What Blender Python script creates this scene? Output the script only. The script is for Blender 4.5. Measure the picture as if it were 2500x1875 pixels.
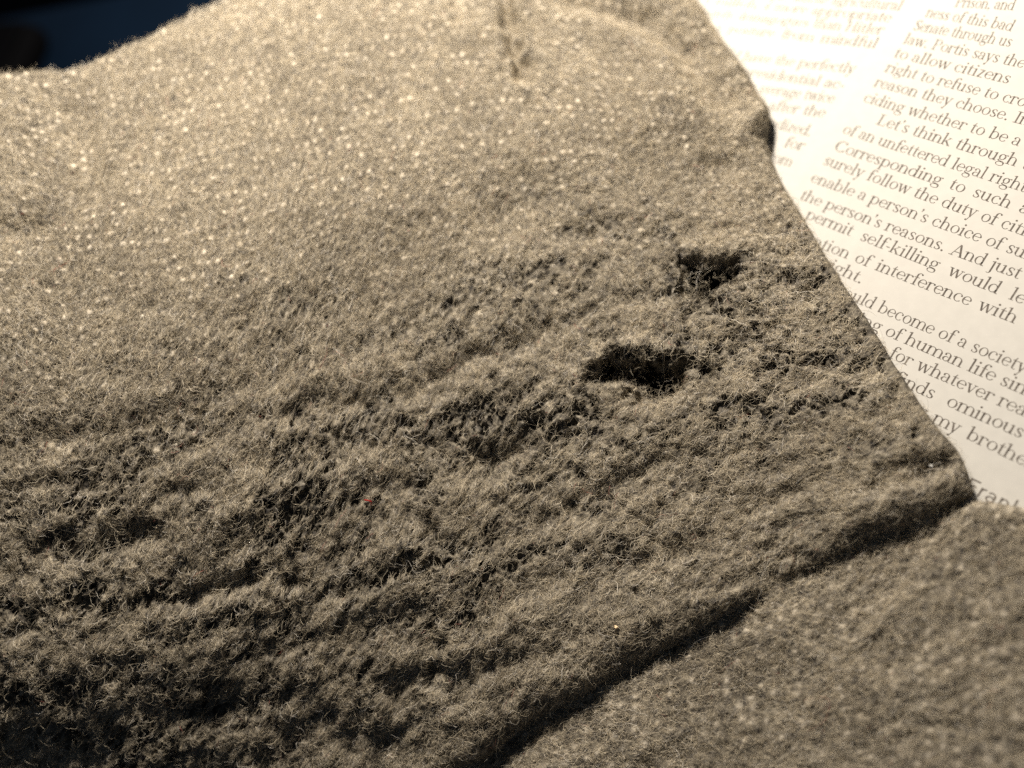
import bpy, math
import numpy as np

for _o in list(bpy.data.objects):
    bpy.data.objects.remove(_o, do_unlink=True)
SC = bpy.context.scene
COL = SC.collection
MM = 0.001
RNG = np.random.default_rng(11)

# ------------------------------------------------------------------ camera, light, exposure
from mathutils import Matrix
CAM_POS = (75.84, -102.881, 154.356)
CAM_RIGHT = (0.69650635, 0.53497785, -0.47784216)
CAM_UP = (-0.43277573, 0.84477952, 0.31458648)
CAM_FWD = (-0.57196667, 0.01242774, -0.81993469)
cam_d = bpy.data.cameras.new('camera')
cam_d.sensor_width = 36.0
cam_d.lens = 36.0*2300/2500
cam_d.clip_start = 0.005
cam_d.clip_end = 20
cam_d.dof.use_dof = True
cam_d.dof.focus_distance = 0.153
cam_d.dof.aperture_fstop = 6.6
cam = bpy.data.objects.new('camera', cam_d)
COL.objects.link(cam)
m = Matrix.Identity(4)
for r in range(3):
    m[r][0] = CAM_RIGHT[r]; m[r][1] = CAM_UP[r]; m[r][2] = -CAM_FWD[r]; m[r][3] = CAM_POS[r]*MM
cam.matrix_world = m
SC.camera = cam

from mathutils import Vector
# one warm reading lamp close above the far end of the cloth, dim room otherwise
lamp_d = bpy.data.lights.new('reading_lamp', 'POINT')
lamp_d.energy = 5.9
lamp_d.shadow_soft_size = 0.008
lamp_d.color = (1.0, 0.915, 0.815)
lamp = bpy.data.objects.new('reading_lamp', lamp_d)
COL.objects.link(lamp)
lamp.location = Vector((-86, 52, 176))*MM
world = bpy.data.worlds.new('World')
SC.world = world
world.use_nodes = True
bg = world.node_tree.nodes['Background']
bg.inputs[0].default_value = (0.55, 0.72, 1.0, 1)
bg.inputs[1].default_value = 0.06
SC.view_settings.view_transform = 'Standard'
SC.view_settings.look = 'None'
SC.view_settings.exposure = 0.0
SC.view_settings.gamma = 1.0
SC.view_settings.use_curve_mapping = False
SC.cycles.use_denoising = False
SC.cycles.max_bounces = 6
SC.cycles.diffuse_bounces = 3

# ------------------------------------------------------------------ helpers
def link(o, parent=None):
    COL.objects.link(o)
    if parent: o.parent = parent
    return o

def tag(o, label=None, cat=None, group=None, kind=None):
    if label: o['label'] = label
    if cat: o['category'] = cat
    if group: o['group'] = group
    if kind: o['kind'] = kind
    return o

def empty(name, loc=(0, 0, 0)):
    o = bpy.data.objects.new(name, None); o.location = Vector(loc)*MM; o.empty_display_size = 0.01
    return link(o)

def mesh_obj(name, verts, faces, mat, parent=None, smooth=False, offset=(0, 0, 0)):
    me = bpy.data.meshes.new(name)
    v = (np.asarray(verts, float)-np.asarray(offset, float))*MM
    me.from_pydata(v.tolist(), [], [tuple(f) for f in faces])
    if smooth: me.polygons.foreach_set('use_smooth', np.ones(len(me.polygons), bool))
    me.materials.append(mat); me.update()
    return link(bpy.data.objects.new(name, me), parent)

def grid_mesh(name, P, mask, mat, parent, offset, attrs):
    """P: rows x cols x 3 grid, mask: faces to keep (rows-1 x cols-1)"""
    h, w = P.shape[:2]
    idx = np.arange(h*w).reshape(h, w)
    q = np.stack([idx[:-1, :-1], idx[1:, :-1], idx[1:, 1:], idx[:-1, 1:]], -1)[mask]
    me = bpy.data.meshes.new(name)
    me.vertices.add(h*w)
    me.vertices.foreach_set('co', ((P-np.asarray(offset))*MM).astype(np.float32).ravel())
    me.loops.add(q.size); me.loops.foreach_set('vertex_index', q.astype(np.int32).ravel())
    me.polygons.add(len(q))
    me.polygons.foreach_set('loop_start', np.arange(0, q.size, 4, dtype=np.int32))
    me.polygons.foreach_set('use_smooth', np.ones(len(q), bool))
    me.update(calc_edges=True)
    for k, a in attrs.items():
        at = me.attributes.new(k, 'FLOAT', 'POINT'); at.data.foreach_set('value', a.astype(np.float32).ravel())
    me.materials.append(mat)
    return link(bpy.data.objects.new(name, me), parent)

def hair_obj(name, pts, rad, tone, mat, parent=None, offset=(0, 0, 0)):
    """pts: n x k x 3 (mm), rad: n x k (mm), tone: n"""
    n, k = pts.shape[:2]
    cu = bpy.data.hair_curves.new(name)
    cu.add_curves([k]*n)
    cu.attributes['position'].data.foreach_set('vector', ((pts-np.asarray(offset))*MM).astype(np.float32).ravel())
    ra = cu.attributes.get('radius') or cu.attributes.new('radius', 'FLOAT', 'POINT')
    ra.data.foreach_set('value', (rad*MM).astype(np.float32).ravel())
    ta = cu.attributes.new('tone', 'FLOAT', 'CURVE'); ta.data.foreach_set('value', tone.astype(np.float32))
    cu.materials.append(mat)
    return link(bpy.data.objects.new(name, cu), parent)

def noise(X, Y, scale, seed):
    r = np.random.default_rng(seed); g = r.random((256, 256))*2-1
    x = X/scale; y = Y/scale
    xi = np.floor(x).astype(int); yi = np.floor(y).astype(int)
    fx = x-xi; fy = y-yi
    fx = fx*fx*fx*(fx*(fx*6-15)+10); fy = fy*fy*fy*(fy*(fy*6-15)+10)
    a = g[yi & 255, xi & 255]; b = g[yi & 255, (xi+1) & 255]; c = g[(yi+1) & 255, xi & 255]; d = g[(yi+1) & 255, (xi+1) & 255]
    return (a*(1-fx)+b*fx)*(1-fy)+(c*(1-fx)+d*fx)*fy

def smooth01(x, a, b):
    t = np.clip((x-a)/(b-a), 0, 1); return t*t*(3-2*t)

# ------------------------------------------------------------------ materials
def new_mat(name):
    m_ = bpy.data.materials.new(name); m_.use_nodes = True
    nt = m_.node_tree; return m_, nt, nt.nodes['Principled BSDF']

def ramp(nt, stops):
    r_ = nt.nodes.new('ShaderNodeValToRGB'); e = r_.color_ramp.elements
    while len(e) < len(stops): e.new(0.5)
    for el, (p, c) in zip(e, stops): el.position = p; el.color = (*c, 1)
    return r_

def wool_fibre(name, dark=1.6):
    m_, nt, b = new_mat(name)
    a = nt.nodes.new('ShaderNodeAttribute'); a.attribute_name = 'tone'
    k = dark
    r_ = ramp(nt, [(0.0, (.035*k, .032*k, .036*k)), (0.22, (.16*k, .135*k, .10*k)), (0.6, (.40*k, .342*k, .243*k)), (0.9, (.56*k, .495*k, .378*k)), (0.97, (.56*k, .52*k, .45*k)), (1.0, (.30*k, .10*k, .08*k))])
    nt.links.new(a.outputs['Fac'], r_.inputs[0]); nt.links.new(r_.outputs[0], b.inputs['Base Color'])
    b.inputs['Roughness'].default_value = 0.6
    b.inputs['Specular IOR Level'].default_value = 0.18
    tr = nt.nodes.new('ShaderNodeBsdfTranslucent'); nt.links.new(r_.outputs[0], tr.inputs[0])
    mx = nt.nodes.new('ShaderNodeMixShader'); mx.inputs[0].default_value = 0.12
    nt.links.new(b.outputs[0], mx.inputs[1]); nt.links.new(tr.outputs[0], mx.inputs[2])
    nt.links.new(mx.outputs[0], nt.nodes['Material Output'].inputs[0])
    return m_

def wool_cloth(name):
    m_, nt, b = new_mat(name)
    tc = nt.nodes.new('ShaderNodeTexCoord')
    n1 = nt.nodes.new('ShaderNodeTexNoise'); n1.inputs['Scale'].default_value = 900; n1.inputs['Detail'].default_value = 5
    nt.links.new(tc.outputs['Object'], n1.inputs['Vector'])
    r_ = ramp(nt, [(0.3, (.03, .028, .026)), (0.46, (.085, .074, .058)), (0.6, (.16, .14, .105)), (0.8, (.26, .225, .17))])  # base darker than the fibres: shade of the gaps between them is in its colour
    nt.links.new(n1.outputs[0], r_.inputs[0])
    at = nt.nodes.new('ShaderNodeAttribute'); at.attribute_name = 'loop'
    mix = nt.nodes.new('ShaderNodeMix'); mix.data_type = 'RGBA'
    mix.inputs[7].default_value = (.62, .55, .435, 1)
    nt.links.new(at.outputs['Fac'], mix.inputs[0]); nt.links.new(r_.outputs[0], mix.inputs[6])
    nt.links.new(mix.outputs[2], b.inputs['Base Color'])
    b.inputs['Roughness'].default_value = 0.9; b.inputs['Specular IOR Level'].default_value = 0.1
    bp = nt.nodes.new('ShaderNodeBump'); bp.inputs['Strength'].default_value = 0.6; bp.inputs['Distance'].default_value = 0.0003
    n2 = nt.nodes.new('ShaderNodeTexNoise'); n2.inputs['Scale'].default_value = 2500; n2.inputs['Detail'].default_value = 4
    nt.links.new(tc.outputs['Object'], n2.inputs['Vector']); nt.links.new(n2.outputs[0], bp.inputs['Height'])
    nt.links.new(bp.outputs[0], b.inputs['Normal'])
    return m_

def plain(name, c, rough=0.8, spec=0.2, var=0.0, scale=300, bump=0.0):
    m_, nt, b = new_mat(name)
    b.inputs['Roughness'].default_value = rough; b.inputs['Specular IOR Level'].default_value = spec
    tc = nt.nodes.new('ShaderNodeTexCoord')
    n1 = nt.nodes.new('ShaderNodeTexNoise'); n1.inputs['Scale'].default_value = scale; n1.inputs['Detail'].default_value = 6
    nt.links.new(tc.outputs['Object'], n1.inputs['Vector'])
    lo = [x*(1-var) for x in c]; hi = [min(1, x*(1+var)) for x in c]
    r_ = ramp(nt, [(0.3, lo), (0.7, hi)])
    nt.links.new(n1.outputs[0], r_.inputs[0]); nt.links.new(r_.outputs[0], b.inputs['Base Color'])
    if bump:
        bp = nt.nodes.new('ShaderNodeBump'); bp.inputs['Strength'].default_value = 0.5; bp.inputs['Distance'].default_value = bump
        nt.links.new(n1.outputs[0], bp.inputs['Height']); nt.links.new(bp.outputs[0], b.inputs['Normal'])
    return m_

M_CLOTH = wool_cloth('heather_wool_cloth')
M_FIBRE = wool_fibre('heather_wool_fibre')
M_PAPER = plain('newsprint', (.455, .435, .39), 0.85, 0.1, 0.03, 500, 0.00004)
M_INK = plain('printing_ink', (.10, .085, .07), 0.8, 0.2, 0.35, 1500)
M_TABLE = plain('navy_table_top', (.0016, .006, .0145), 0.6, 0.1, 0.15, 30)
M_BLACK = plain('black_plastic', (.0012, .0012, .0015), 0.8, 0.03, 0.2, 60)
M_FLOOR = plain('dark_floor', (.0015, .0015, .002), 0.9, 0.1, 0.2, 5)
M_EDGE = plain('dark_table_edge', (.006, .01, .02), 0.6, 0.2, 0.2, 30)
M_RED = plain('red_lint', (.32, .02, .015), 0.8, 0.2, 0.2, 3000)
M_CREAM = plain('pale_chaff', (.75, .55, .33), 0.6, 0.3, 0.2, 2000)

# ------------------------------------------------------------------ setting: table, floor, printed page
def box(name, c, s, rot, mat, parent=None, bevel=0.0, seg=4):
    x, y, z = [a/2 for a in s]
    v = [(sx*x, sy*y, sz*z) for sz in (-1, 1) for sy in (-1, 1) for sx in (-1, 1)]
    f = [(0, 2, 3, 1), (4, 5, 7, 6), (0, 1, 5, 4), (2, 6, 7, 3), (0, 4, 6, 2), (1, 3, 7, 5)]
    o = mesh_obj(name, v, f, mat, parent); o.location = Vector(c)*MM; o.rotation_euler = (0, 0, rot)
    if bevel:
        b = o.modifiers.new('bevel', 'BEVEL'); b.width = bevel*MM; b.segments = seg
        o.data.polygons.foreach_set('use_smooth', np.ones(6, bool))
    return o

floor = mesh_obj('floor', [(-4000, -4000, -720), (4000, -4000, -720), (4000, 4000, -720), (-4000, 4000, -720)], [(0, 1, 2, 3)], M_FLOOR)
tag(floor, kind='structure')
# table top: its far edge crosses the picture's corner behind the heap
ea = np.array((-320.6, -83.7)); eb = np.array((-282.5, -68.8)); ed = (eb-ea)/np.linalg.norm(eb-ea); en = np.array((-ed[1], ed[0]))
ang = math.atan2(ed[1], ed[0])
tc_ = ea+ed*300-en*500
table = box('table', (tc_[0], tc_[1], -14), (1500, 1000, 26), ang, M_TABLE, bevel=3)
tag(table, kind='structure')

# printed sheet: gently wavy thin paper with real thickness
nx, ny = 60, 80
gx, gy = np.meshgrid(np.linspace(-86, 150, nx), np.linspace(-330, 80, ny))
gz = np.zeros_like(gx)
edge = np.minimum.reduce([gx+86, 150-gx, gy+330, 80-gy])
vt = np.stack([gx, gy, gz], -1).reshape(-1, 3)
fid = np.arange(nx*ny).reshape(ny, nx)
fc = np.stack([fid[:-1, :-1], fid[:-1, 1:], fid[1:, 1:], fid[1:, :-1]], -1).reshape(-1, 4)
page = empty('newspaper_page', (30, -60, 0))
tag(page, 'cream newspaper page printed with two justified columns of brown serif text', 'newspaper')
sheet = mesh_obj('paper_sheet', vt, fc, M_PAPER, page, offset=(30, -60, 0))
so = sheet.modifiers.new('thickness', 'SOLIDIFY'); so.thickness = 0.12*MM; so.offset = -1

# ---- serif lettering drawn from strokes; units: x-height = 1
TH, TN, SV = 0.165, 0.065, 0.065
class Glyph:
    def __init__(s): s.q = []
    def seg(s, x0, y0, x1, y1, w, horiz=False):
        if horiz: dx, dy = w/2, 0
        else:
            l = math.hypot(x1-x0, y1-y0) or 1; dx, dy = -(y1-y0)/l*w/2, (x1-x0)/l*w/2
        s.q.append([(x0-dx, y0-dy), (x1-dx, y1-dy), (x1+dx, y1+dy), (x0+dx, y0+dy)]); return s
    def stem(s, x, y0, y1, w=TH): return s.seg(x, y0, x, y1, w, True)
    def ser(s, x, y, w=0.44, up=True):
        h = SV if up else -SV
        s.q.append([(x-w/2, y), (x+w/2, y), (x+w/2, y+h), (x-w/2, y+h)]); return s
    def flag(s, x, y): s.q.append([(x-TH/2-.16, y-.09), (x-TH/2-.16, y-.15), (x+TH/2, y-.06), (x+TH/2, y+.02)]); return s
    def arc(s, cx, cy, rx, ry, a0, a1, tk=TH, tn=TN, n=14):
        pr = None
        for i in range(n+1):
            a = math.radians(a0+(a1-a0)*i/n); c, d = math.cos(a), math.sin(a)
            w = tn+(tk-tn)*abs(c)**1.5
            o_ = (cx+(rx+w/2)*c, cy+(ry+tn/2)*d); i_ = (cx+(rx-w/2)*c, cy+(ry-tn/2)*d)
            if pr: s.q.append([pr[1], pr[0], o_, i_])
            pr = (o_, i_)
        return s
    def dot(s, x, y, r=.115):
        s.q.append([(x+r*math.cos(a), y+r*math.sin(a)) for a in [k*math.pi/4 for k in range(8)]]); return s

def G(): return Glyph()
def _n(g, x):   # arch from a stem at x to a stem at x+.62
    return g.arc(x+.31, .62, .31, .35, 0, 165, TH, TN).stem(x+.62, 0, .64).ser(x+.62, 0)
FONT = {}
def put(ch, g, adv): FONT[ch] = (g.q, adv)
put('a', G().arc(.36, .28, .26, .25, 60, 330, TH, TN).arc(.38, .70, .27, .27, 0, 150, TH, TN).stem(.65, .12, .72).arc(.76, .13, .11, .10, 180, 320, .12, .06).dot(.18, .76, .1), .92)
put('b', G().stem(.2, 0, 1.55).flag(.2, 1.55).arc(.53, .5, .36, .47, -170, 170), 1.06)
put('c', G().arc(.47, .5, .36, .47, 40, 320).dot(.72, .76, .1), .86)
put('d', G().stem(.8, 0, 1.55).flag(.8, 1.55).ser(.9, 0, .26).arc(.45, .5, .36, .47, 12, 348), 1.07)
put('e', G().arc(.46, .5, .36, .47, 8, 325).seg(.2, .54, .82, .54, TN), .9)
put('f', G().stem(.28, 0, 1.25).ser(.28, 0, .5).arc(.52, 1.22, .24, .30, 60, 180).dot(.68, 1.42, .1).seg(.05, .96, .58, .96, SV), .62)
put('g', G().arc(.42, .64, .28, .33, 0, 360).arc(.74, .82, .2, .12, 60, 180, .06, .06).dot(.86, .93, .08).arc(.3, .2, .14, .12, 90, 270, .14, .06).seg(.28, .1, .68, .06, .13).arc(.46, -.2, .38, .24, 0, 360, .1, .06).arc(.66, -.06, .17, .13, -60, 90, .12, .06), .96)
put('h', _n(G().stem(.2, 0, 1.55).flag(.2, 1.55).ser(.2, 0), .2), 1.1)
put('i', G().stem(.24, 0, 1).flag(.24, 1).ser(.24, 0).dot(.24, 1.36), .52)
put('j', G().stem(.28, -.3, 1).flag(.28, 1).arc(.1, -.28, .18, .2, -130, 0, .14, .06).dot(.28, 1.36), .52)
put('k', G().stem(.2, 0, 1.55).flag(.2, 1.55).ser(.2, 0).seg(.28, .42, .78, .93, TN).seg(.44, .56, .86, .05, TH).ser(.86, 0, .36).ser(.74, 1-SV, .36), 1.06)
put('l', G().stem(.24, 0, 1.55).flag(.24, 1.55).ser(.24, 0), .52)
put('m', _n(_n(G().stem(.2, 0, 1).flag(.2, 1).ser(.2, 0), .2), .82), 1.64)
put('n', _n(G().stem(.2, 0, 1).flag(.2, 1).ser(.2, 0), .2), 1.08)
put('o', G().arc(.49, .5, .37, .47, 0, 360), .98)
put('p', G().stem(.2, -.5, 1).flag(.2, 1).ser(.2, -.5).arc(.53, .5, .36, .47, -170, 170), 1.06)
put('q', G().stem(.8, -.5, 1).ser(.8, -.5).arc(.45, .5, .36, .47, 12, 348), 1.05)
put('r', G().stem(.2, 0, 1).flag(.2, 1).ser(.2, 0, .48).arc(.48, .62, .28, .34, 55, 165, .1, TN).dot(.66, .86, .11), .76)
put('s', G().arc(.38, .74, .22, .23, 30, 260, .15, .07).arc(.36, .25, .24, .22, -150, 80, .16, .07).seg(.26, .60, .48, .42, .17).stem(.14, .05, .28, .06).stem(.58, .74, .95, .06), .74)
put('t', G().stem(.26, .14, 1.02).seg(.22, 1.0, .34, 1.3, .09).seg(.04, .96, .56, .96, SV).arc(.42, .16, .16, .14, 180, 330, .14, .06), .62)
put('u', G().stem(.2, .3, 1).flag(.2, 1).arc(.48, .34, .28, .32, 180, 345).stem(.8, 0, 1).flag(.8, 1).ser(.9, 0, .26), 1.08)
put('v', G().seg(.16, 1, .48, 0, .18, True).seg(.48, 0, .78, 1, .07, True).ser(.16, 1-SV, .42).ser(.78, 1-SV, .34), .94)
put('w', G().seg(.16, 1, .44, 0, .18, True).seg(.44, 0, .70, 1, .07, True).seg(.70, 1, .98, 0, .18, True).seg(.98, 0, 1.24, 1, .07, True).ser(.16, 1-SV, .42).ser(1.24, 1-SV, .34).ser(.7, 1-SV, .3), 1.4)
put('x', G().seg(.16, 1, .74, 0, .18, True).seg(.14, 0, .76, 1, .07, True).ser(.16, 0, .36).ser(.76, 0, .38).ser(.16, 1-SV, .38).ser(.74, 1-SV, .36), .92)
put('y', G().seg(.16, 1, .48, 0, .18, True).seg(.30, -.48, .78, 1, .08, True).ser(.16, 1-SV, .42).ser(.78, 1-SV, .34).dot(.24, -.44, .11), .94)
put('z', G().seg(.1, .04, .66, .04, .08).seg(.1, .96, .66, .96, .08).seg(.14, 0, .6, 1, .18, True), .78)
put('L', G().stem(.3, 0, 1.45).ser(.3, 0, .6).ser(.3, 1.45-SV, .6).seg(.3, .04, 1.0, .04, .08).stem(.98, 0, .4, .07), 1.15)
put('C', G().arc(.72, .72, .56, .70, 40, 320, .22, .08).stem(1.16, 1.05, 1.45, .07).stem(1.16, .05, .38, .07), 1.34)
put('A', G().seg(.2, 0, .7, 1.45, .08, True).seg(.7, 1.45, 1.2, 0, .21, True).seg(.36, .5, 1.02, .5, .08).ser(.2, 0, .44).ser(1.2, 0, .5), 1.42)
put('P', G().stem(.3, 0, 1.45).ser(.3, 0, .56).ser(.3, 1.45-SV, .56).arc(.62, 1.06, .36, .36, -90, 90).seg(.3, 1.42, .64, 1.42, TN).seg(.3, .7, .64, .7, TN), 1.16)
put('H', G().stem(.3, 0, 1.45).stem(1.15, 0, 1.45).ser(.3, 0, .54).ser(.3, 1.45-SV, .54).ser(1.15, 0, .54).ser(1.15, 1.45-SV, .54).seg(.3, .74, 1.15, .74, TN), 1.46)
put('I', G().stem(.3, 0, 1.45).ser(.3, 0, .54).ser(.3, 1.45-SV, .54), .62)
put('S', G().arc(.5, 1.08, .32, .34, 30, 260, .2, .08).arc(.48, .36, .34, .33, -150, 80, .22, .08).seg(.36, .86, .64, .62, .24).stem(.14, .02, .42, .07).stem(.84, 1.05, 1.45, .07), 1.02)
put('T', G().stem(.6, 0, 1.45).ser(.6, 0, .56).seg(.08, 1.4, 1.12, 1.4, .09).stem(.1, 1.08, 1.42, .07).stem(1.1, 1.08, 1.42, .07), 1.22)
put('W', G().seg(.2, 1.45, .58, 0, .2, True).seg(.58, 0, .94, 1.45, .08, True).seg(.94, 1.45, 1.32, 0, .2, True).seg(1.32, 0, 1.68, 1.45, .08, True).ser(.2, 1.45-SV, .5).ser(1.68, 1.45-SV, .4), 1.85)
put('.', G().dot(.2, .1, .12), .46)
put(',', G().dot(.2, .1, .12).seg(.26, .1, .14, -.24, .08), .46)
put("'", G().dot(.16, 1.42, .11).seg(.22, 1.42, .1, 1.12, .08), .36)
put('-', G().seg(.06, .46, .46, .46, .11), .54)
put(' ', G(), .52)
SANS = {}
def puts(ch, g, adv): SANS[ch] = (g.q, adv)
puts('F', G().stem(.22, 0, 1.45, .17).seg(.22, 1.37, .95, 1.37, .16).seg(.22, .76, .84, .76, .15), 1.06)
puts('r', G().stem(.2, 0, 1.02, .16).arc(.48, .6, .28, .35, 70, 165, .16, .14), .68)
puts('a', G().arc(.38, .3, .27, .26, 40, 330, .16, .13).arc(.4, .68, .27, .28, 0, 155, .16, .13).stem(.68, 0, .7, .16), .95)
puts('n', G().stem(.2, 0, 1.02, .16).arc(.48, .58, .28, .38, 0, 165, .16, .14).stem(.76, 0, .6, .16), 1.02)
puts('k', G().stem(.2, 0, 1.5, .16).seg(.26, .4, .76, 1.0, .15).seg(.42, .58, .82, 0, .17), .95)

XH = 1.47
def width(s, F): return sum(F[c][1] for c in s)
def text_line(style, x0, y0, x1, y1, pre, vis, post):
    F = SANS if style == 's' else FONT
    dx, dy = x1-x0, y1-y0; L = math.hypot(dx, dy); e = (dx/L, dy/L)
    up = (-e[1]*.35, 1.0) if style == 'c' else (-e[1], e[0])
    xh = XH*(1.02 if style == 's' else 1)
    sp = vis.count(' '); nat = width(vis, F)*xh
    k = 1.0; gap = 0.0
    if sp and L > nat*1.13: gap = min((L-nat*1.13)/sp, 1.9); k = (L-gap*sp)/nat
    else: k = L/nat
    k = min(max(k, .72), 1.22)
    V, FF = [], []
    x = -(width(pre, F)*xh*k+pre.count(' ')*gap); zi = 0
    for c in pre+vis+post:
        q, adv = F[c]
        for poly in q:
            b = len(V); zi = (zi+1) % 4
            for (a, h) in poly:
                jx = x+a*xh*k; jy = h*xh
                V.append((x0+e[0]*jx+up[0]*jy, y0+e[1]*jx+up[1]*jy, 0.012+0.003*zi))
            FF.append(tuple(range(b, b+len(poly))))
        x += adv*xh*k+(gap if c == ' ' else 0)
    return mesh_obj('text_line', V, FF, M_INK, page, offset=(30, -60, 0))


LINES = [
('c', -16.48, -6.63, -3.19, -4.68, 'people whose ', 'agricultural', ''),
('c', -40.1, -12.33, -3.66, -7.4, 'half a ', 'million, a more appropriate', ''),
('c', -33.26, -14.32, -3.74, -10.11, 'infinitely ', 'demagogues than Hitler', ''),
('c', -33.46, -17.43, -3.33, -12.96, 'such a ', 'posture from mindful', ''),
('c', -26.75, -22.23, -4.38, -18.81, 'would ', 'have the perfectly', ''),
('c', -23.28, -24.97, -4.48, -22.34, 'normal p', 'residential ac-', ''),
('c', -19.73, -27.61, -4.78, -25.39, 'on an ', 'average twice', ''),
('c', -15.88, -30.34, -4.77, -28.53, 'a day ', 'after the', ''),
('c', -13.9, -33.51, -5.06, -32.76, 'law is sta', 'ndized.', ''),
('c', -11.95, -36.63, -4.77, -35.8, 'Time i', 's for', ''),
('c', -10.89, -39.93, -5.15, -39.43, 'away ', 'from', ''),
('c', -10.07, -42.83, -5.07, -42.54, 'up ', 'to', ''),
('l', 5.5, -1.77, 11.15, -0.82, '', 'Prison,', ' and'),
('l', 1.65, -4.82, 16.92, -4.01, '', 'ness of this bad', ''),
('l', 0.98, -7.81, 18.14, -6.86, '', 'Senate through us', ''),
('l', 0.76, -10.78, 22.05, -10.06, '', 'law. Portis says the', ''),
('l', 0.58, -13.83, 21.32, -13.39, '', 'to allow citizens', ''),
('l', 0.65, -16.9, 25.72, -16.69, '', 'right to refuse to cro', 'ss'),
('l', 0.36, -20.17, 24.55, -19.74, '', 'reason they choose.', ' In'),
('l', 0.17, -23.5, 28.43, -23.51, '', 'ciding whether to be a', ''),
('l', 4.71, -26.87, 29.72, -26.97, '', "Let's think through", ' t'),
('l', 0.0, -30.35, 33.08, -30.71, '', 'of an unfettered legal right', ''),
('l', 0.34, -33.85, 32.42, -34.1, '', 'Corresponding to such', ' a'),
('l', 0.07, -37.03, 36.7, -37.62, '', 'surely follow the duty of citi', ''),
('l', -0.24, -40.85, 38.33, -41.11, '', "enable a person's choice of su", 'i'),
('l', -0.17, -44.62, 39.43, -44.54, '', "the person's reasons. And just", ' a'),
('l', 2.82, -47.58, 42.0, -48.1, 'to ', 'permit self-killing would le', 'ad'),
('l', 8.39, -51.72, 42.48, -51.42, 'obliga', 'tion of interference with', ' t'),
('l', 11.69, -54.66, 18.21, -54.82, 'r', 'ight.', ''),
('l', 18.06, -58.11, 47.44, -58.11, 'What wo', 'uld become of a society', ''),
('l', 23.62, -61.26, 49.02, -61.13, 'valuin', 'g of human life sin', 'ce'),
('l', 28.59, -64.38, 50.61, -64.16, 'dies ', 'for whatever rea', 'son'),
('l', 35.02, -67.71, 51.8, -67.36, 'fin', 'ds ominous', ''),
('l', 39.64, -70.95, 54.16, -70.93, 'for ', 'my brothe', 'r'),
('s', 48.69, -78.08, 56.11, -78.06, '', 'Fran', 'k'),
]
for _l in LINES: text_line(*_l)

# ------------------------------------------------------------------ geometry of the cloth (millimetres, page plane z = 0)
RIGHT = [(-64.4,-3.0,4.0),(-50.9,-9.7,4.0),(-41.4,-14.5,4.0),(-30.1,-21.9,4.0),(-21.1,-26.9,4.0),(-15.6,-32.2,4.3),(-10.8,-37.9,4.0),(-4.6,-43.2,4.0),(6.3,-50.2,4.5),(14.9,-55.9,5.0),(23.9,-61.3,5.0),(34.1,-67.7,5.5),(41.5,-72.0,5.5),(46.8,-74.4,5.0),(50.4,-78.2,4.2)]
HEM = [(50.4,-78.2,4.2),(48.6,-82.8,4.0),(45.1,-88.6,4.0),(37.5,-99.4,4.0),(35.3,-103.8,4.2),(32.4,-109.9,4.5),(29.2,-115.6,5.0),(25.2,-123.2,5.0),(21.8,-129.5,5.2),(16.8,-139.2,5.5),(11.7,-148.1,6.0),(8.8,-156.6,6.5),(2.1,-166.2,7.0),(-3.5,-179.8,8.0),(-20.4,-210.1,11.0),(-66.6,-268.6,20.0)]
TOP = [(-131.8,-114.0,82.0),(-120.3,-105.6,74.2),(-116.0,-101.6,69.9),(-111.6,-97.3,65.8),(-109.7,-94.0,63.3),(-108.8,-87.8,60.3),(-107.9,-79.8,56.1),(-107.1,-71.2,52.0),(-106.9,-64.1,48.4),(-106.2,-46.1,40.8),(-97.9,-19.1,23.2),(-64.4,-3.0,4.0)]
LEFT = [(-131.8,-114.0,82.0),(-111.6,-139.4,74.9),(-88.4,-168.2,66.8),(-69.3,-212.6,49.1),(-66.6,-268.6,20.0)]

def resample(pts, n):
    p = np.array(pts, float)
    q = np.vstack([2*p[0]-p[1], p, 2*p[-1]-p[-2]])
    out = []
    for i in range(1, len(q)-2):
        t = np.linspace(0, 1, 24, endpoint=False)[:, None]
        a, b, c, d = q[i-1], q[i], q[i+1], q[i+2]
        out.append(.5*((2*b)+(c-a)*t+(2*a-5*b+4*c-d)*t*t+(3*b-a-3*c+d)*t**3))
    out.append(q[-2:-1]); c = np.vstack(out)
    s = np.r_[0, np.cumsum(np.linalg.norm(np.diff(c, axis=0), axis=1))]
    k = np.linspace(0, s[-1], n)
    return np.stack([np.interp(k, s, c[:, j]) for j in range(3)], 1)

def coons(left, right, top, bottom, nu, nv, us, vs):
    """left/right run top to bottom, top/bottom run left to right; us, vs are the sample positions in 0..1"""
    K = 801; k = np.linspace(0, 1, K)
    def at(c, t):
        c = resample(c, K); return np.stack([np.interp(t, k, c[:, j]) for j in range(3)], 1)
    L, Rr, T, B = at(left, vs), at(right, vs), at(top, us), at(bottom, us)
    u = us[None, :, None]; v = vs[:, None, None]
    P = (1-u)*L[:, None]+u*Rr[:, None]+(1-v)*T[None]+v*B[None]
    P -= (1-u)*(1-v)*T[0]+u*(1-v)*T[-1]+(1-u)*v*B[0]+u*v*B[-1]
    return P

def edge_spaced(n, lo, hi, L):
    """n samples in 0..1, denser inside lo mm of the start and hi mm of the end of an L mm run"""
    x = np.linspace(0, 1, 4000); w = 1+2.2*np.exp(-x*L/max(lo, .01))*(lo > 0)+2.2*np.exp(-(1-x)*L/max(hi, .01))*(hi > 0)
    c = np.cumsum(w); c = (c-c[0])/(c[-1]-c[0]); return np.interp(np.linspace(0, 1, n), c, x)

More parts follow.
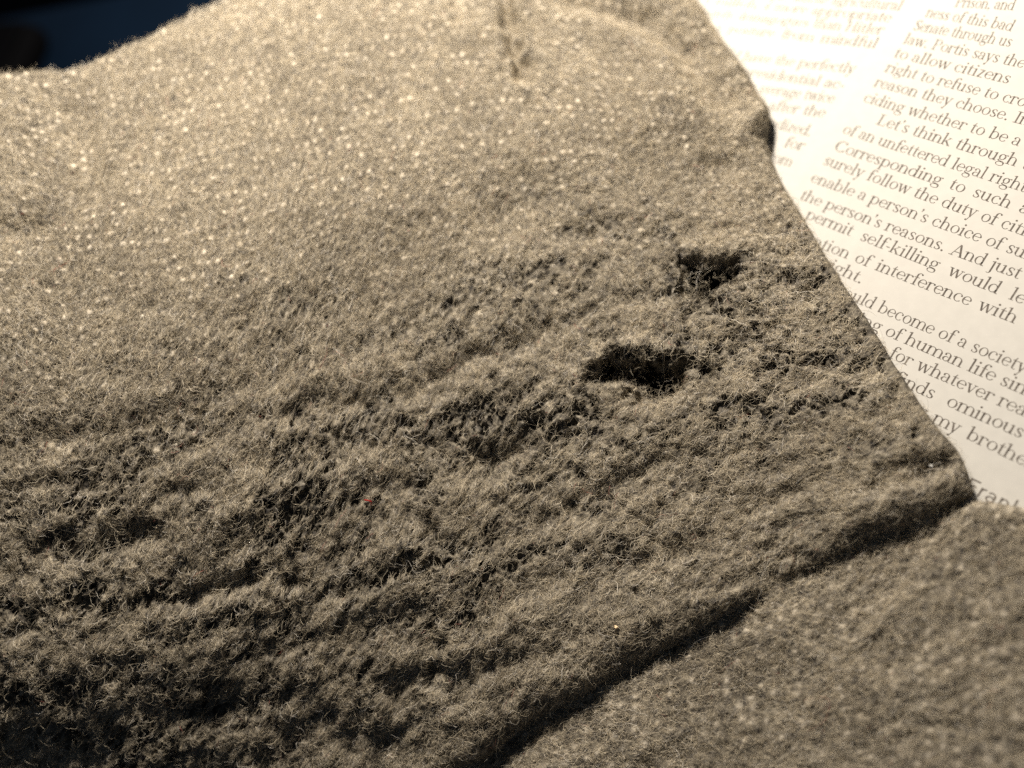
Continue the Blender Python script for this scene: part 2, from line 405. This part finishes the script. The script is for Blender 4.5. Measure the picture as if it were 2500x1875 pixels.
GROOVES = [
  ( [(24.0, 66.0), (36.0, 67.4), (48.6, 71.5), (61.8, 75.4)] , 0.8 , 2 ),
  ( [(79.5, 86.6), (90.6, 91.9), (99.3, 96.5), (108.9, 97.9), (121.5, 100.6), (129.6, 102.6)] , 1.0 , 2.2 ),
  ( [(63.6, 86.4), (77.1, 91.6), (92.7, 99.8), (110.7, 113.3)] , 0.6 , 2 ),
  ( [(113.4, 116.3), (118.5, 118.5), (123.9, 118.2)] , 1.6 , 2 ),
  ( [(54.3, 84.7), (60.6, 87.2), (66.3, 91.0)] , 0.9 , 1.8 ),
  ( [(19.2, 85.3), (30.0, 84.7), (41.4, 87.7), (49.5, 89.4)] , 0.8 , 2.2 ),
  ( [(104.4, 120.7), (104.7, 124.8), (104.4, 129.0)] , 1.8 , 1.5 ),
  ( [(96.6, 124.3), (100.2, 125.4)] , 1.5 , 1.5 ),
  ( [(58.5, 104.2), (65.1, 105.9), (70.5, 107.8)] , 1.2 , 1.5 ),
  ( [(108.9, 127.9), (119.4, 132.3), (128.1, 134.2), (141.9, 133.9), (154.2, 135.0), (160.8, 133.6), (166.2, 133.6)] , 0.7 , 3 ),
  ( [(127.2, 149.3), (133.5, 149.3), (144.9, 151.5), (152.7, 151.2)] , 0.8 , 3 ),
  ( [(103.8, 140.5), (104.1, 145.5), (103.8, 148.0)] , 1.4 , 1.6 ),
  ( [(52.8, 123.2), (65.4, 126.5), (81.6, 140.5), (94.2, 154.6)] , 0.7 , 3 ),
  ( [(114.6, 154.8), (122.1, 155.4), (129.0, 154.6)] , 0.6 , 2.5 ),
  ( [(174.6, 156.5), (178.2, 158.4)] , 1.8 , 2 ),
  ( [(170.1, 157.0), (172.5, 154.8)] , 1.2 , 1.5 ),
  ( [(138.6, 25.0), (136.8, 35.2), (135.9, 46.2), (135.3, 52.3)] , 3.2 , 1.8 ),
  ( [(129.6, 22.8), (127.2, 33.8)] , 1.6 , 2.4 ),
  ( [(37.8, 8.0), (39.9, 16.2), (41.4, 26.1)] , 1.6 , 3.5 ),
  ( [(130.2, 74.0), (134.7, 79.5), (122.7, 77.8)] , 0.8 , 4 ),
  ( [(62.1, 59.7), (71.1, 65.7)] , 0.8 , 2.5 ),
  ( [(165.0, 107.2), (171.3, 112.8), (174.9, 117.7)] , 1.0 , 2.2 ),
  ( [(16.5, 31.9), (25.2, 30.5), (32.1, 31.1)] , 0.9 , 3 ),
  ( [(152.7, 33.0), (166.2, 39.6), (171.9, 51.2), (173.1, 64.6)] , 3.2 , 4.5 ),
  ( [(180.0, 76.4), (178.5, 75.1)] , 0.6 , 0.9 ),
  ( [(76.2, 112.2), (80.1, 114.7)] , 1.6 , 1.2 ),
  ( [(153.0, 118.8), (158.1, 121.0), (162.9, 121.6)] , 0.5 , 2 ),
  ( [(45.6, 48.7), (57.0, 52.8)] , 0.4 , 5 ),
  ( [(168.9, 81.1), (173.4, 83.9)] , 0.7 , 2.5 ),
]
HOLES = [ [(156.6, 99.8), (159.6, 100.4), (162.0, 102.3), (164.7, 103.4), (165.6, 104.8), (163.8, 109.4), (161.1, 108.9), (158.7, 111.4), (157.5, 110.0), (156.6, 108.1), (154.5, 105.9), (155.7, 104.0)] ,
 [(136.2, 112.8), (140.7, 113.0), (144.6, 116.0), (149.7, 119.4), (151.8, 121.3), (150.3, 124.8), (147.9, 125.7), (145.2, 125.1), (141.9, 122.4), (140.4, 120.2), (142.8, 120.2), (139.8, 117.2), (136.8, 115.2)] ]
NICK = 76.4

B_TOP = [(5,-98,1.0),(30,-88.5,1.6),(47.2,-82.0,2.0),(50.2,-81.0,2.6),(52.0,-78.9,3.0),(54.3,-77.8,3.0),(58.3,-76.4,3.0),(67.4,-72.6,3.0),(90,-68,3.0),(135,-60,3.0)]
B_LEFT = [(5,-98,1.0),(-4,-145,2.5),(-15,-200,3.0),(-28,-280,3.0)]
B_BOTTOM = [(-28,-280,3.0),(50,-278,2.5),(150,-270,2.0)]
B_RIGHT = [(135,-60,3.0),(142,-160,2.0),(150,-270,2.0)]

def seg_dist(X, Y, pts):
    """distance to a polyline, plus signed offset is not needed"""
    d = np.full(X.shape, 1e9)
    for (ax, ay), (bx, by) in zip(pts[:-1], pts[1:]):
        dx, dy = bx-ax, by-ay; l2 = dx*dx+dy*dy+1e-9
        t = np.clip(((X-ax)*dx+(Y-ay)*dy)/l2, 0, 1)
        d = np.minimum(d, (X-ax-t*dx)**2+(Y-ay-t*dy)**2)
    return np.sqrt(d)

def inside(X, Y, poly):
    r = np.zeros(X.shape, bool); n = len(poly)
    for i in range(n):
        (ax, ay), (bx, by) = poly[i], poly[(i+1) % n]
        c = ((ay > Y) != (by > Y)) & (X < (bx-ax)*(Y-ay)/((by-ay) or 1e-9)+ax)
        r ^= c
    return r

def normals(P):
    n = np.cross(np.gradient(P, axis=1), -np.gradient(P, axis=0))
    return n/(np.linalg.norm(n, axis=2)[..., None]+1e-12)

def prof(d, r):
    t = 1-np.clip(d/r, 0, 1); return np.sqrt(np.clip(1-t*t, 0, 1))

class Cloth:
    """a displaced sheet sampled on a grid, addressed in millimetres (U, V)"""
    def __init__(s, P, U, V): s.P, s.U, s.V = P, U, V; s.N = normals(P)
    def sample(s, u, v):
        uc = np.clip(u, s.U[0], s.U[-1]); vc = np.clip(v, s.V[0], s.V[-1])
        j = np.interp(uc, s.U, np.arange(len(s.U))); i = np.interp(vc, s.V, np.arange(len(s.V)))
        j0 = np.minimum(j.astype(int), len(s.U)-2); i0 = np.minimum(i.astype(int), len(s.V)-2)
        fj = (j-j0)[..., None]; fi = (i-i0)[..., None]
        def bl(A): return (A[i0, j0]*(1-fj)+A[i0, j0+1]*fj)*(1-fi)+(A[i0+1, j0]*(1-fj)+A[i0+1, j0+1]*fj)*fi
        p, n = bl(s.P), bl(s.N)
        n /= np.linalg.norm(n, axis=-1)[..., None]+1e-9
        ex, ey = (u-uc)[..., None], (v-vc)[..., None]
        tu = s.P[i0, j0+1]-s.P[i0, j0]; tv = s.P[i0+1, j0]-s.P[i0, j0]
        tu /= np.linalg.norm(tu, axis=-1)[..., None]+1e-9; tv /= np.linalg.norm(tv, axis=-1)[..., None]+1e-9
        return p+(tu*ex+tv*ey)*.75, n

def stitches(U, V, pu, pv, seed, ang):
    """rows of knitted loops: height field and a mask that peaks on every loop"""
    c, s_ = math.cos(ang), math.sin(ang)
    a = (U*c+V*s_)/pu+.35*noise(U, V, 9, seed); b = (-U*s_+V*c)/pv+.35*noise(U, V, 9, seed+1)
    row = np.floor(b); a = a+.5*(row % 2)
    col = np.floor(a)
    r = np.random.default_rng(seed+2); h = r.random((512, 512)); ox = r.random((512, 512))-.5; oy = r.random((512, 512))-.5
    ri, ci = row.astype(int) & 511, col.astype(int) & 511
    fx = a-col-.5-.25*ox[ri, ci]; fy = b-row-.5-.25*oy[ri, ci]
    m_ = np.exp(-((fx/.26)**2+(fy/.25)**2))
    return m_*h[ri, ci], h[ri, ci]

def skirt(P, floor_z, sides):
    """hang a wall of cloth under the given sides: list of (row or col slices)"""
    rows = [P]
    if 'bottom' in sides:
        for k, f in enumerate((.35, .75, 1.0)):
            q = P[-1].copy(); q[:, 2] = P[-1][:, 2]*(1-f)+floor_z*f; rows.append(q[None])
    if 'top' in sides:
        pre = []
        for f in (1.0, .6, .25, .06):
            q = P[0].copy(); q[:, 2] = P[0][:, 2]*(1-f)+floor_z*f; pre.append(q[None])
        rows = pre+rows
    P = np.concatenate(rows, 0)
    cols = [P]
    if 'right' in sides:
        for f in (.35, .75, 1.0):
            q = P[:, -1].copy(); q[:, 2] = q[:, 2]*(1-f)+np.minimum(floor_z, q[:, 2])*f; cols.append(q[:, None])
    if 'left' in sides:
        pre = []
        for f in (1.0, .6, .25):
            q = P[:, 0].copy(); q[:, 2] = q[:, 2]*(1-f)+np.minimum(floor_z, q[:, 2])*f; pre.append(q[:, None])
        cols = pre+cols
    return np.concatenate(cols, 1)

def fuzz(cl, n, lim, length, lift, keep, seed, k=6, rad=.0105, stray=.02, drift=None, pore=None, light=0.0):
    r = np.random.default_rng(seed)
    u = lim[0]+(lim[1]-lim[0])*r.random(n); v = lim[2]+(lim[3]-lim[2])*r.random(n)
    ok = r.random(n) < keep(u, v); u, v = u[ok], v[ok]; n = len(u)
    L = length*np.exp(r.normal(0, .55, n)); th = r.random(n)*2*math.pi
    if drift is not None:
        sel = r.random(n) < .2; th = np.where(sel, drift+r.normal(0, .5, n)+math.pi*(r.random(n) < .5), th)
    curv = r.normal(0, .9, n)+np.where(r.random(n) < .2, r.normal(0, 1.4, n), 0)
    wob = r.normal(0, .55, (n, k)); t = np.linspace(0, 1, k)
    heading = th[:, None]+curv[:, None]*t[None]*np.minimum(L, 1.3)[:, None]/.7+np.cumsum(wob, 1)*.38
    step = (L/(k-1))[:, None]
    uu = u[:, None]+np.cumsum(np.cos(heading)*step, 1); vv = v[:, None]+np.cumsum(np.sin(heading)*step, 1)
    if pore is not None:                                # fibres do not bridge the open pores
        cov = (pore(uu[:, 1], vv[:, 1])+pore(uu[:, k//2], vv[:, k//2])+pore(uu[:, -1], vv[:, -1]))/3
        ok = r.random(n) > np.clip(cov*1.35, 0, .86); u, v, L, uu, vv = u[ok], v[ok], L[ok], uu[ok], vv[ok]; n = len(u)
    base, nn = cl.sample(uu, vv)
    st = r.random(n) < stray
    amp = lift*r.random(n)**1.6*(1+L/length*.4); amp = np.where(st, amp+r.random(n)*1.4, amp)
    ph = r.random(n)*.5; dep = -.06-.10*r.random(n)
    up = dep[:, None]+amp[:, None]*np.sin(math.pi*np.clip(t[None]*(.75+ph[:, None]*.6)+.04, 0, 1.15))*1.25
    up = np.where(st[:, None], dep[:, None]+amp[:, None]*t[None]**.7*1.3, up)
    up += r.normal(0, .035, (n, k))
    pts = base+nn*up[..., None]
    tone = np.clip(r.normal(.52+light, .21, n)+.09*noise(u, v, 7, 123)+.06*noise(u, v, 2.5, 124), 0, .95)
    z = r.random(n); tone = np.where(z < .06, r.random(n)*.12, tone); tone = np.where(z > .955, .96+r.random(n)*.012, tone); tone = np.where(z > .9985, 1.0, tone)
    w = rad*np.exp(r.normal(0, .28, n))
    taper = np.interp(t, [0, .1, .8, 1], [.7, 1, .9, .35])
    return pts, w[:, None]*taper[None], tone

# ------------------------------------------------------------------ the felted garment heaped on the page
LU, LV = 180.0, 165.0
nu, nv = 620, 580
us = edge_spaced(nu, 0, 3.0, LU); vs = edge_spaced(nv, 2.0, 3.0, LV)
P0 = coons(LEFT, RIGHT, TOP, HEM[::-1], nu, nv, us, vs)
U, V = np.meshgrid(us*LU, vs*LV)
# the heap swells towards its middle and rolls down to the hem
P0 += (7.5*np.sin(math.pi*vs[:, None]**.756)*np.sin(math.pi*us[None]**.8)**.7)[..., None]*np.array((.57, -.01, .82))
N0 = normals(P0)
low = smooth01(V/LV+.25*(1-U/LU), .42, .80)          # the worn, rumpled lower half
c20, s20 = math.cos(.34), math.sin(.34)
A_ = U*c20+V*s20; C_ = -U*s20+V*c20                   # along and across the pleats
wv = C_+2.2*noise(A_, C_, 26, 3)
D = low*(.72*noise(A_/7.0, wv, 5.2, 5)+.3*noise(A_/4.0, wv, 2.7, 6))
D += (.35+.25*low)*noise(U, V, 13, 7)*1.2+.5*noise(U, V, 34, 8)
D += (.14+.34*low)*noise(U, V, 2.3, 9)+(.09+.34*low)*noise(U, V, 1.15, 10)+(.05+.12*low)*noise(U, V, .6, 12)
for pts_, dep_, wid_ in GROOVES:
    d_ = seg_dist(U+.8*noise(U, V, 2.2, 21), V+.8*noise(U, V, 2.2, 22), pts_)
    D -= dep_*np.exp(-(d_/wid_)**2)
    D += .28*dep_*np.exp(-((d_-2.0*wid_)/(wid_*1.1))**2)
loop, lh = stitches(U, V, 2.1, 1.75, 31, .34)
D += .30*loop*(1-.8*low)
hole_d = np.full(U.shape, 9.0)
for poly in HOLES:
    uj = U+.8*noise(U, V, 1.1, 41)+.3*noise(U, V, .5, 43); vj = V+.8*noise(U, V, 1.1, 42)+.3*noise(U, V, .5, 44)
    dd = seg_dist(uj, vj, poly+[poly[0]]); dd = np.where(inside(uj, vj, poly), -dd, dd)
    hole_d = np.minimum(hole_d, dd)
D -= 2.6*np.exp(-np.clip(hole_d+.4, 0, 9)/.45)*(hole_d < 9)
# the raised lip over the lower hole
D += 1.3*np.exp(-(seg_dist(U, V, [(136.5, 111.5), (143.7, 112.6), (150.9, 117.4), (154.5, 120.4)])/1.7)**2)
dR, dH = (1-us)[None]*LU, (1-vs)[:, None]*LV
# open pores between the matted fibres
pore_f = lambda u, v: smooth01(noise(u, v, .95, 101)+.5*noise(u, v, .55, 102)+.68*noise((u*c20+v*s20)/4.5, -u*s20+v*c20, 3.0, 103)+.25*noise(u, v, 7, 104), .20, .50)
PORE = pore_f(U, V)*(.32+.68*low)*(.3+.7*smooth01(LV-V, 8, 30))
rim = prof(dR, 3.2)*prof(dH, 5.0)
fade = smooth01(np.minimum(dR+0*V, dH+0*U), 0, 2.5)
P = P0+N0*(D*(.25+.75*fade))[..., None]
# a small overlapping lobe and nick where the edge of the cloth is torn
TU = np.gradient(P0, axis=1); TU /= np.linalg.norm(TU, axis=2)[..., None]
nick = (2.6*np.exp(-((V-NICK+6)/4.6)**2)-2.2*np.exp(-((V-NICK)/1.2)**2))*np.exp(-dR/6.0)
P += TU*nick[..., None]
P[..., 2] += 2.6*rim-1.0+(.1+.7*noise(U, 0*V, 9, 91)+.4*noise(U, 0*V, 4, 92))*np.exp(-dH/7)
P[..., 2] = np.maximum(P[..., 2], .25)
cloth = Cloth(P.copy(), us*LU, vs*LV)
P -= cloth.N*(1.3*PORE*fade)[..., None]
keepf = np.ones((nv-1, nu-1), bool); keepf &= ~((hole_d < -.95)[:-1, :-1])
garment = empty('wool_garment', (-30, -100, 0))
tag(garment, 'thick grey-brown felted wool cloth with two moth holes, heaped over the printed page', 'wool cloth')
PS = skirt(P, .2, ('bottom', 'top', 'right', 'left'))
def pad(a, mode='edge'): return np.pad(a, ((4, 3), (3, 3)), mode=mode)
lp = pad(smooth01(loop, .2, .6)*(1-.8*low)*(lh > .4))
kf = np.pad(keepf, ((4, 3), (3, 3)), constant_values=True)
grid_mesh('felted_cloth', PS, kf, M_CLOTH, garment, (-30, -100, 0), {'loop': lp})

# the cloth's own back layer, seen through the holes
gx, gy = np.meshgrid(np.linspace(0, 1, 40), np.linspace(0, 1, 40))
bk = coons(LEFT, RIGHT, TOP, HEM[::-1], 40, 40, np.linspace(.03, .97, 40), np.linspace(.03, .97, 40)); bk[..., 2] = .8+.25*noise(bk[..., 0], bk[..., 1], 9, 88)+np.maximum(0, bk[..., 2]-14)*.45
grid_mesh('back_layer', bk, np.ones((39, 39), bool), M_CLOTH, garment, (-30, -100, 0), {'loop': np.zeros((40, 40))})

pitn = lambda u, v: smooth01(noise(u, v, 1.15, 10)*.55+noise(u, v, 2.3, 9)*.45, -.42, .12)
def keep_a(u, v):
    lo = smooth01(v/LV+.25*(1-u/LU), .42, .80)
    k_ = (1-(.3+.3*lo)*(1-pitn(u, v)))*(1-.93*pore_f(u, v)*(.32+.68*lo)*(.3+.7*smooth01(LV-v, 8, 30)))
    h = np.full(u.shape, 9.0)
    for poly in HOLES:
        d = seg_dist(u, v, poly+[poly[0]]); h = np.minimum(h, np.where(inside(u, v, poly), -d, d))
    k_ = k_*(1-.75*(1-lo)*smooth01(stitches(u, v, 2.1, 1.75, 31, .34)[0], .25, .6))
    return np.where(h < -.9, .05, k_)
f1 = fuzz(cloth, 950000, (12, LU, 0, LV), 1.15, .32, keep_a, 51, drift=.34, pore=lambda u, v: (.3+.7*smooth01(LV-v, 8, 30))*pore_f(u, v)*(.32+.68*smooth01(v/LV+.25*(1-u/LU), .42, .80)))
hair_obj('wool_fuzz', *f1, M_FIBRE, garment, (-30, -100, 0))['kind'] = 'stuff'
f1b = fuzz(cloth, 60000, (12, LU, 0, LV), 2.1, .50, keep_a, 57, k=9, rad=.0135, stray=.10, light=.10)
hair_obj('stray_fibres', *f1b, M_FIBRE, garment, (-30, -100, 0))['kind'] = 'stuff'

# ------------------------------------------------------------------ the second layer of cloth under its hem
BU, BV = 158.0, 196.0
nb, mb = 430, 520
ub = edge_spaced(nb, 0, 0, BU); vb = edge_spaced(mb, 2.5, 0, BV)
Q0 = coons(B_LEFT, B_RIGHT, B_TOP, B_BOTTOM, nb, mb, ub, vb)
UB, VB = np.meshgrid(ub*BU, vb*BV)
NB = normals(Q0)
DB = .6*noise(UB, VB, 9, 61)+.8*noise(UB, VB, 24, 62)+.22*noise(UB, VB, 2.4, 63)+.16*noise(UB, VB, 1.2, 64)+.08*noise(UB, VB, .6, 65)
DB += .3*noise(UB*.9+VB*.4, (VB*.9-UB*.4)*.25, 4, 66)
loopb, lhb = stitches(UB, VB, 2.1, 1.75, 67, .9)
DB += .14*loopb
rb = prof(vb[:, None]*BV+0*UB, 3.5)
Q = Q0+NB*(DB*(.3+.7*rb))[..., None]
Q[..., 2] += 2.2*rb-1.3+1.6*rb*np.exp(-((UB-.62*88+.4*VB)/19)**2)*smooth01(VB, 0, 26)
Q[..., 2] = np.maximum(Q[..., 2], .3)
cloth_b = Cloth(Q.copy(), ub*BU, vb*BV)
Q -= cloth_b.N*(.5*pore_f(UB, VB)*rb)[..., None]
under = empty('wool_layer', (45, -115, 0))
tag(under, 'smoother flat layer of grey wool cloth lying on the page under the rumpled hem', 'wool cloth')
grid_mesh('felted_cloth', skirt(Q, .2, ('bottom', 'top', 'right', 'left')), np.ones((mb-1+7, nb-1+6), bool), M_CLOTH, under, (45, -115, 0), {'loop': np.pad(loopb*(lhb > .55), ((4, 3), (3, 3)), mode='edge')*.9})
pitb = lambda u, v: (1-.6*pore_f(u, v))*(1-.6*smooth01(stitches(u, v, 2.1, 1.75, 67, .9)[0], .3, .65))*(1-.45*(1-smooth01(noise(u, v, 1.2, 64)*.55+noise(u, v, 2.4, 63)*.45, -.42, .12)))
f2 = fuzz(cloth_b, 760000, (8, BU, 0, BV), .95, .38, pitb, 71)
hair_obj('wool_fuzz', *f2, M_FIBRE, under, (45, -115, 0))['kind'] = 'stuff'
f2b = fuzz(cloth_b, 34000, (8, BU, 0, BV), 2.1, .45, pitb, 77, k=9, rad=.0145, stray=.08, light=.10)
hair_obj('stray_fibres', *f2b, M_FIBRE, under, (45, -115, 0))['kind'] = 'stuff'

# ------------------------------------------------------------------ small loose things caught on the wool
def strand(name, pts, rad, mat, tone, label, cat, lift=.5, group=None):
    p = np.array(pts, float); k = np.linspace(0, len(p)-1, 14)
    uu = np.interp(k, np.arange(len(p)), p[:, 0]); vv = np.interp(k, np.arange(len(p)), p[:, 1])
    for _ in range(2):
        uu[1:-1] = (uu[:-2]+2*uu[1:-1]+uu[2:])/4; vv[1:-1] = (vv[:-2]+2*vv[1:-1]+vv[2:])/4
    b, n = cloth.sample(uu, vv)
    h = lift*(.6+.4*np.sin(np.linspace(0, 5, 14)))
    q = b+n*h[:, None]
    # a real round thread: five-sided tube
    V_, F_ = [], []
    for i in range(14):
        t_ = q[min(i+1, 13)]-q[max(i-1, 0)]; t_ /= np.linalg.norm(t_)+1e-9
        s_ = np.cross(t_, n[i]); s_ /= np.linalg.norm(s_)+1e-9; w_ = np.cross(s_, t_)
        for a in range(5):
            V_.append(q[i]+rad*(math.cos(a*1.2566)*s_+math.sin(a*1.2566)*w_)*(.5 if i in (0, 13) else 1))
    for i in range(13):
        for a in range(5): F_.append((i*5+a, i*5+(a+1) % 5, i*5+5+(a+1) % 5, i*5+5+a))
    o = mesh_obj(name, V_, F_, mat, smooth=True, offset=tuple(q[0])); o.location = Vector(q[0])*MM
    return tag(o, label, cat, group)

def speck(name, u, v, size, mat, label, cat, seed, lift=.45, flat=.55):
    r = np.random.default_rng(seed)
    b, n = cloth.sample(np.array([u]), np.array([v])); b = b[0]+n[0]*lift
    V_, F_ = [], []
    for i in range(7):
        ph = math.pi*i/6
        for j in range(9):
            th = 2*math.pi*j/9; rr = size*(1+.35*r.normal())*(.75 if i in (0, 6) else 1)
            V_.append(b+rr*np.array((math.sin(ph)*math.cos(th), .7*math.sin(ph)*math.sin(th), flat*math.cos(ph))))
    for i in range(6):
        for j in range(9): F_.append((i*9+j, i*9+(j+1) % 9, i*9+9+(j+1) % 9, i*9+9+j))
    o = mesh_obj(name, V_, F_, mat, offset=tuple(b)); o.location = Vector(b)*MM
    return tag(o, label, cat)

M_HAIR = plain('dark_hair', (.02, .016, .014), 0.4, 0.4, 0.2, 900)
M_PALE = plain('pale_thread', (.62, .55, .44), 0.5, 0.4, 0.15, 900)
M_WHITE = plain('white_fluff', (.85, .83, .76), 0.35, 0.5, 0.05, 900)
strand('lint_fleck', [(93.2, 110.0), (93.9, 110.4), (94.3, 110.9), (94.2, 111.5)], .13, M_RED, 0, 'tiny bright red lint fleck caught on the wool cloth', 'lint', .62)
speck('chaff_fleck', 132.0, 157.6, .32, M_CREAM, 'small tan chaff fleck stuck in the wool close above the hem', 'chaff', 6, .5)
speck('white_fluff', 176.4, 157.0, .30, M_WHITE, 'tiny shiny white fluff by the dark dent at the cloth corner', 'fluff', 8, .6)
strand('loose_hair', [(135.8, 111.2), (134.1, 114.7), (132.0, 118.2)], .035, M_HAIR, 0, 'short straight dark hair standing by the lower moth hole', 'hair', 1.0)
strand('loose_thread', [(174.9, 156.8), (175.2, 157.9), (176.4, 159.5), (177.3, 160.3), (178.5, 160.9), (179.4, 162.3), (179.8, 162.9)], .04, M_PALE, 0, 'pale curly loose thread at the rounded corner of the cloth beside the print', 'thread', 1.0)
strand('fine_hair', [(44.4, 8.8), (42.0, 8.5), (41.7, 9.6), (45.6, 11.6), (50.7, 14.0), (55.5, 15.7), (60.9, 17.9)], .03, M_HAIR, 0, 'long fine looped dark hair lying on the bright smooth upper wool', 'hair', .7)
strand('pale_fibre', [(165.3, 105.4), (169.5, 107.8), (178.5, 113.3)], .028, M_PALE, 0, 'long straight pale fibre lying beside the upper moth hole', 'fibre', .8)

# ------------------------------------------------------------------ black case standing on the table behind the heap
case = empty('black_case', (-296, -112, 0))
tag(case, 'black rounded case standing on the dark blue table behind the wool heap', 'case')
b1 = box('case_body', (0, 0, 5), (62, 46, 10), .27, M_BLACK, case, bevel=4, seg=5)
b2 = box('case_lid', (0, 0, 10.9), (58, 42, 1.6), .27, M_BLACK, case, bevel=.7, seg=3)
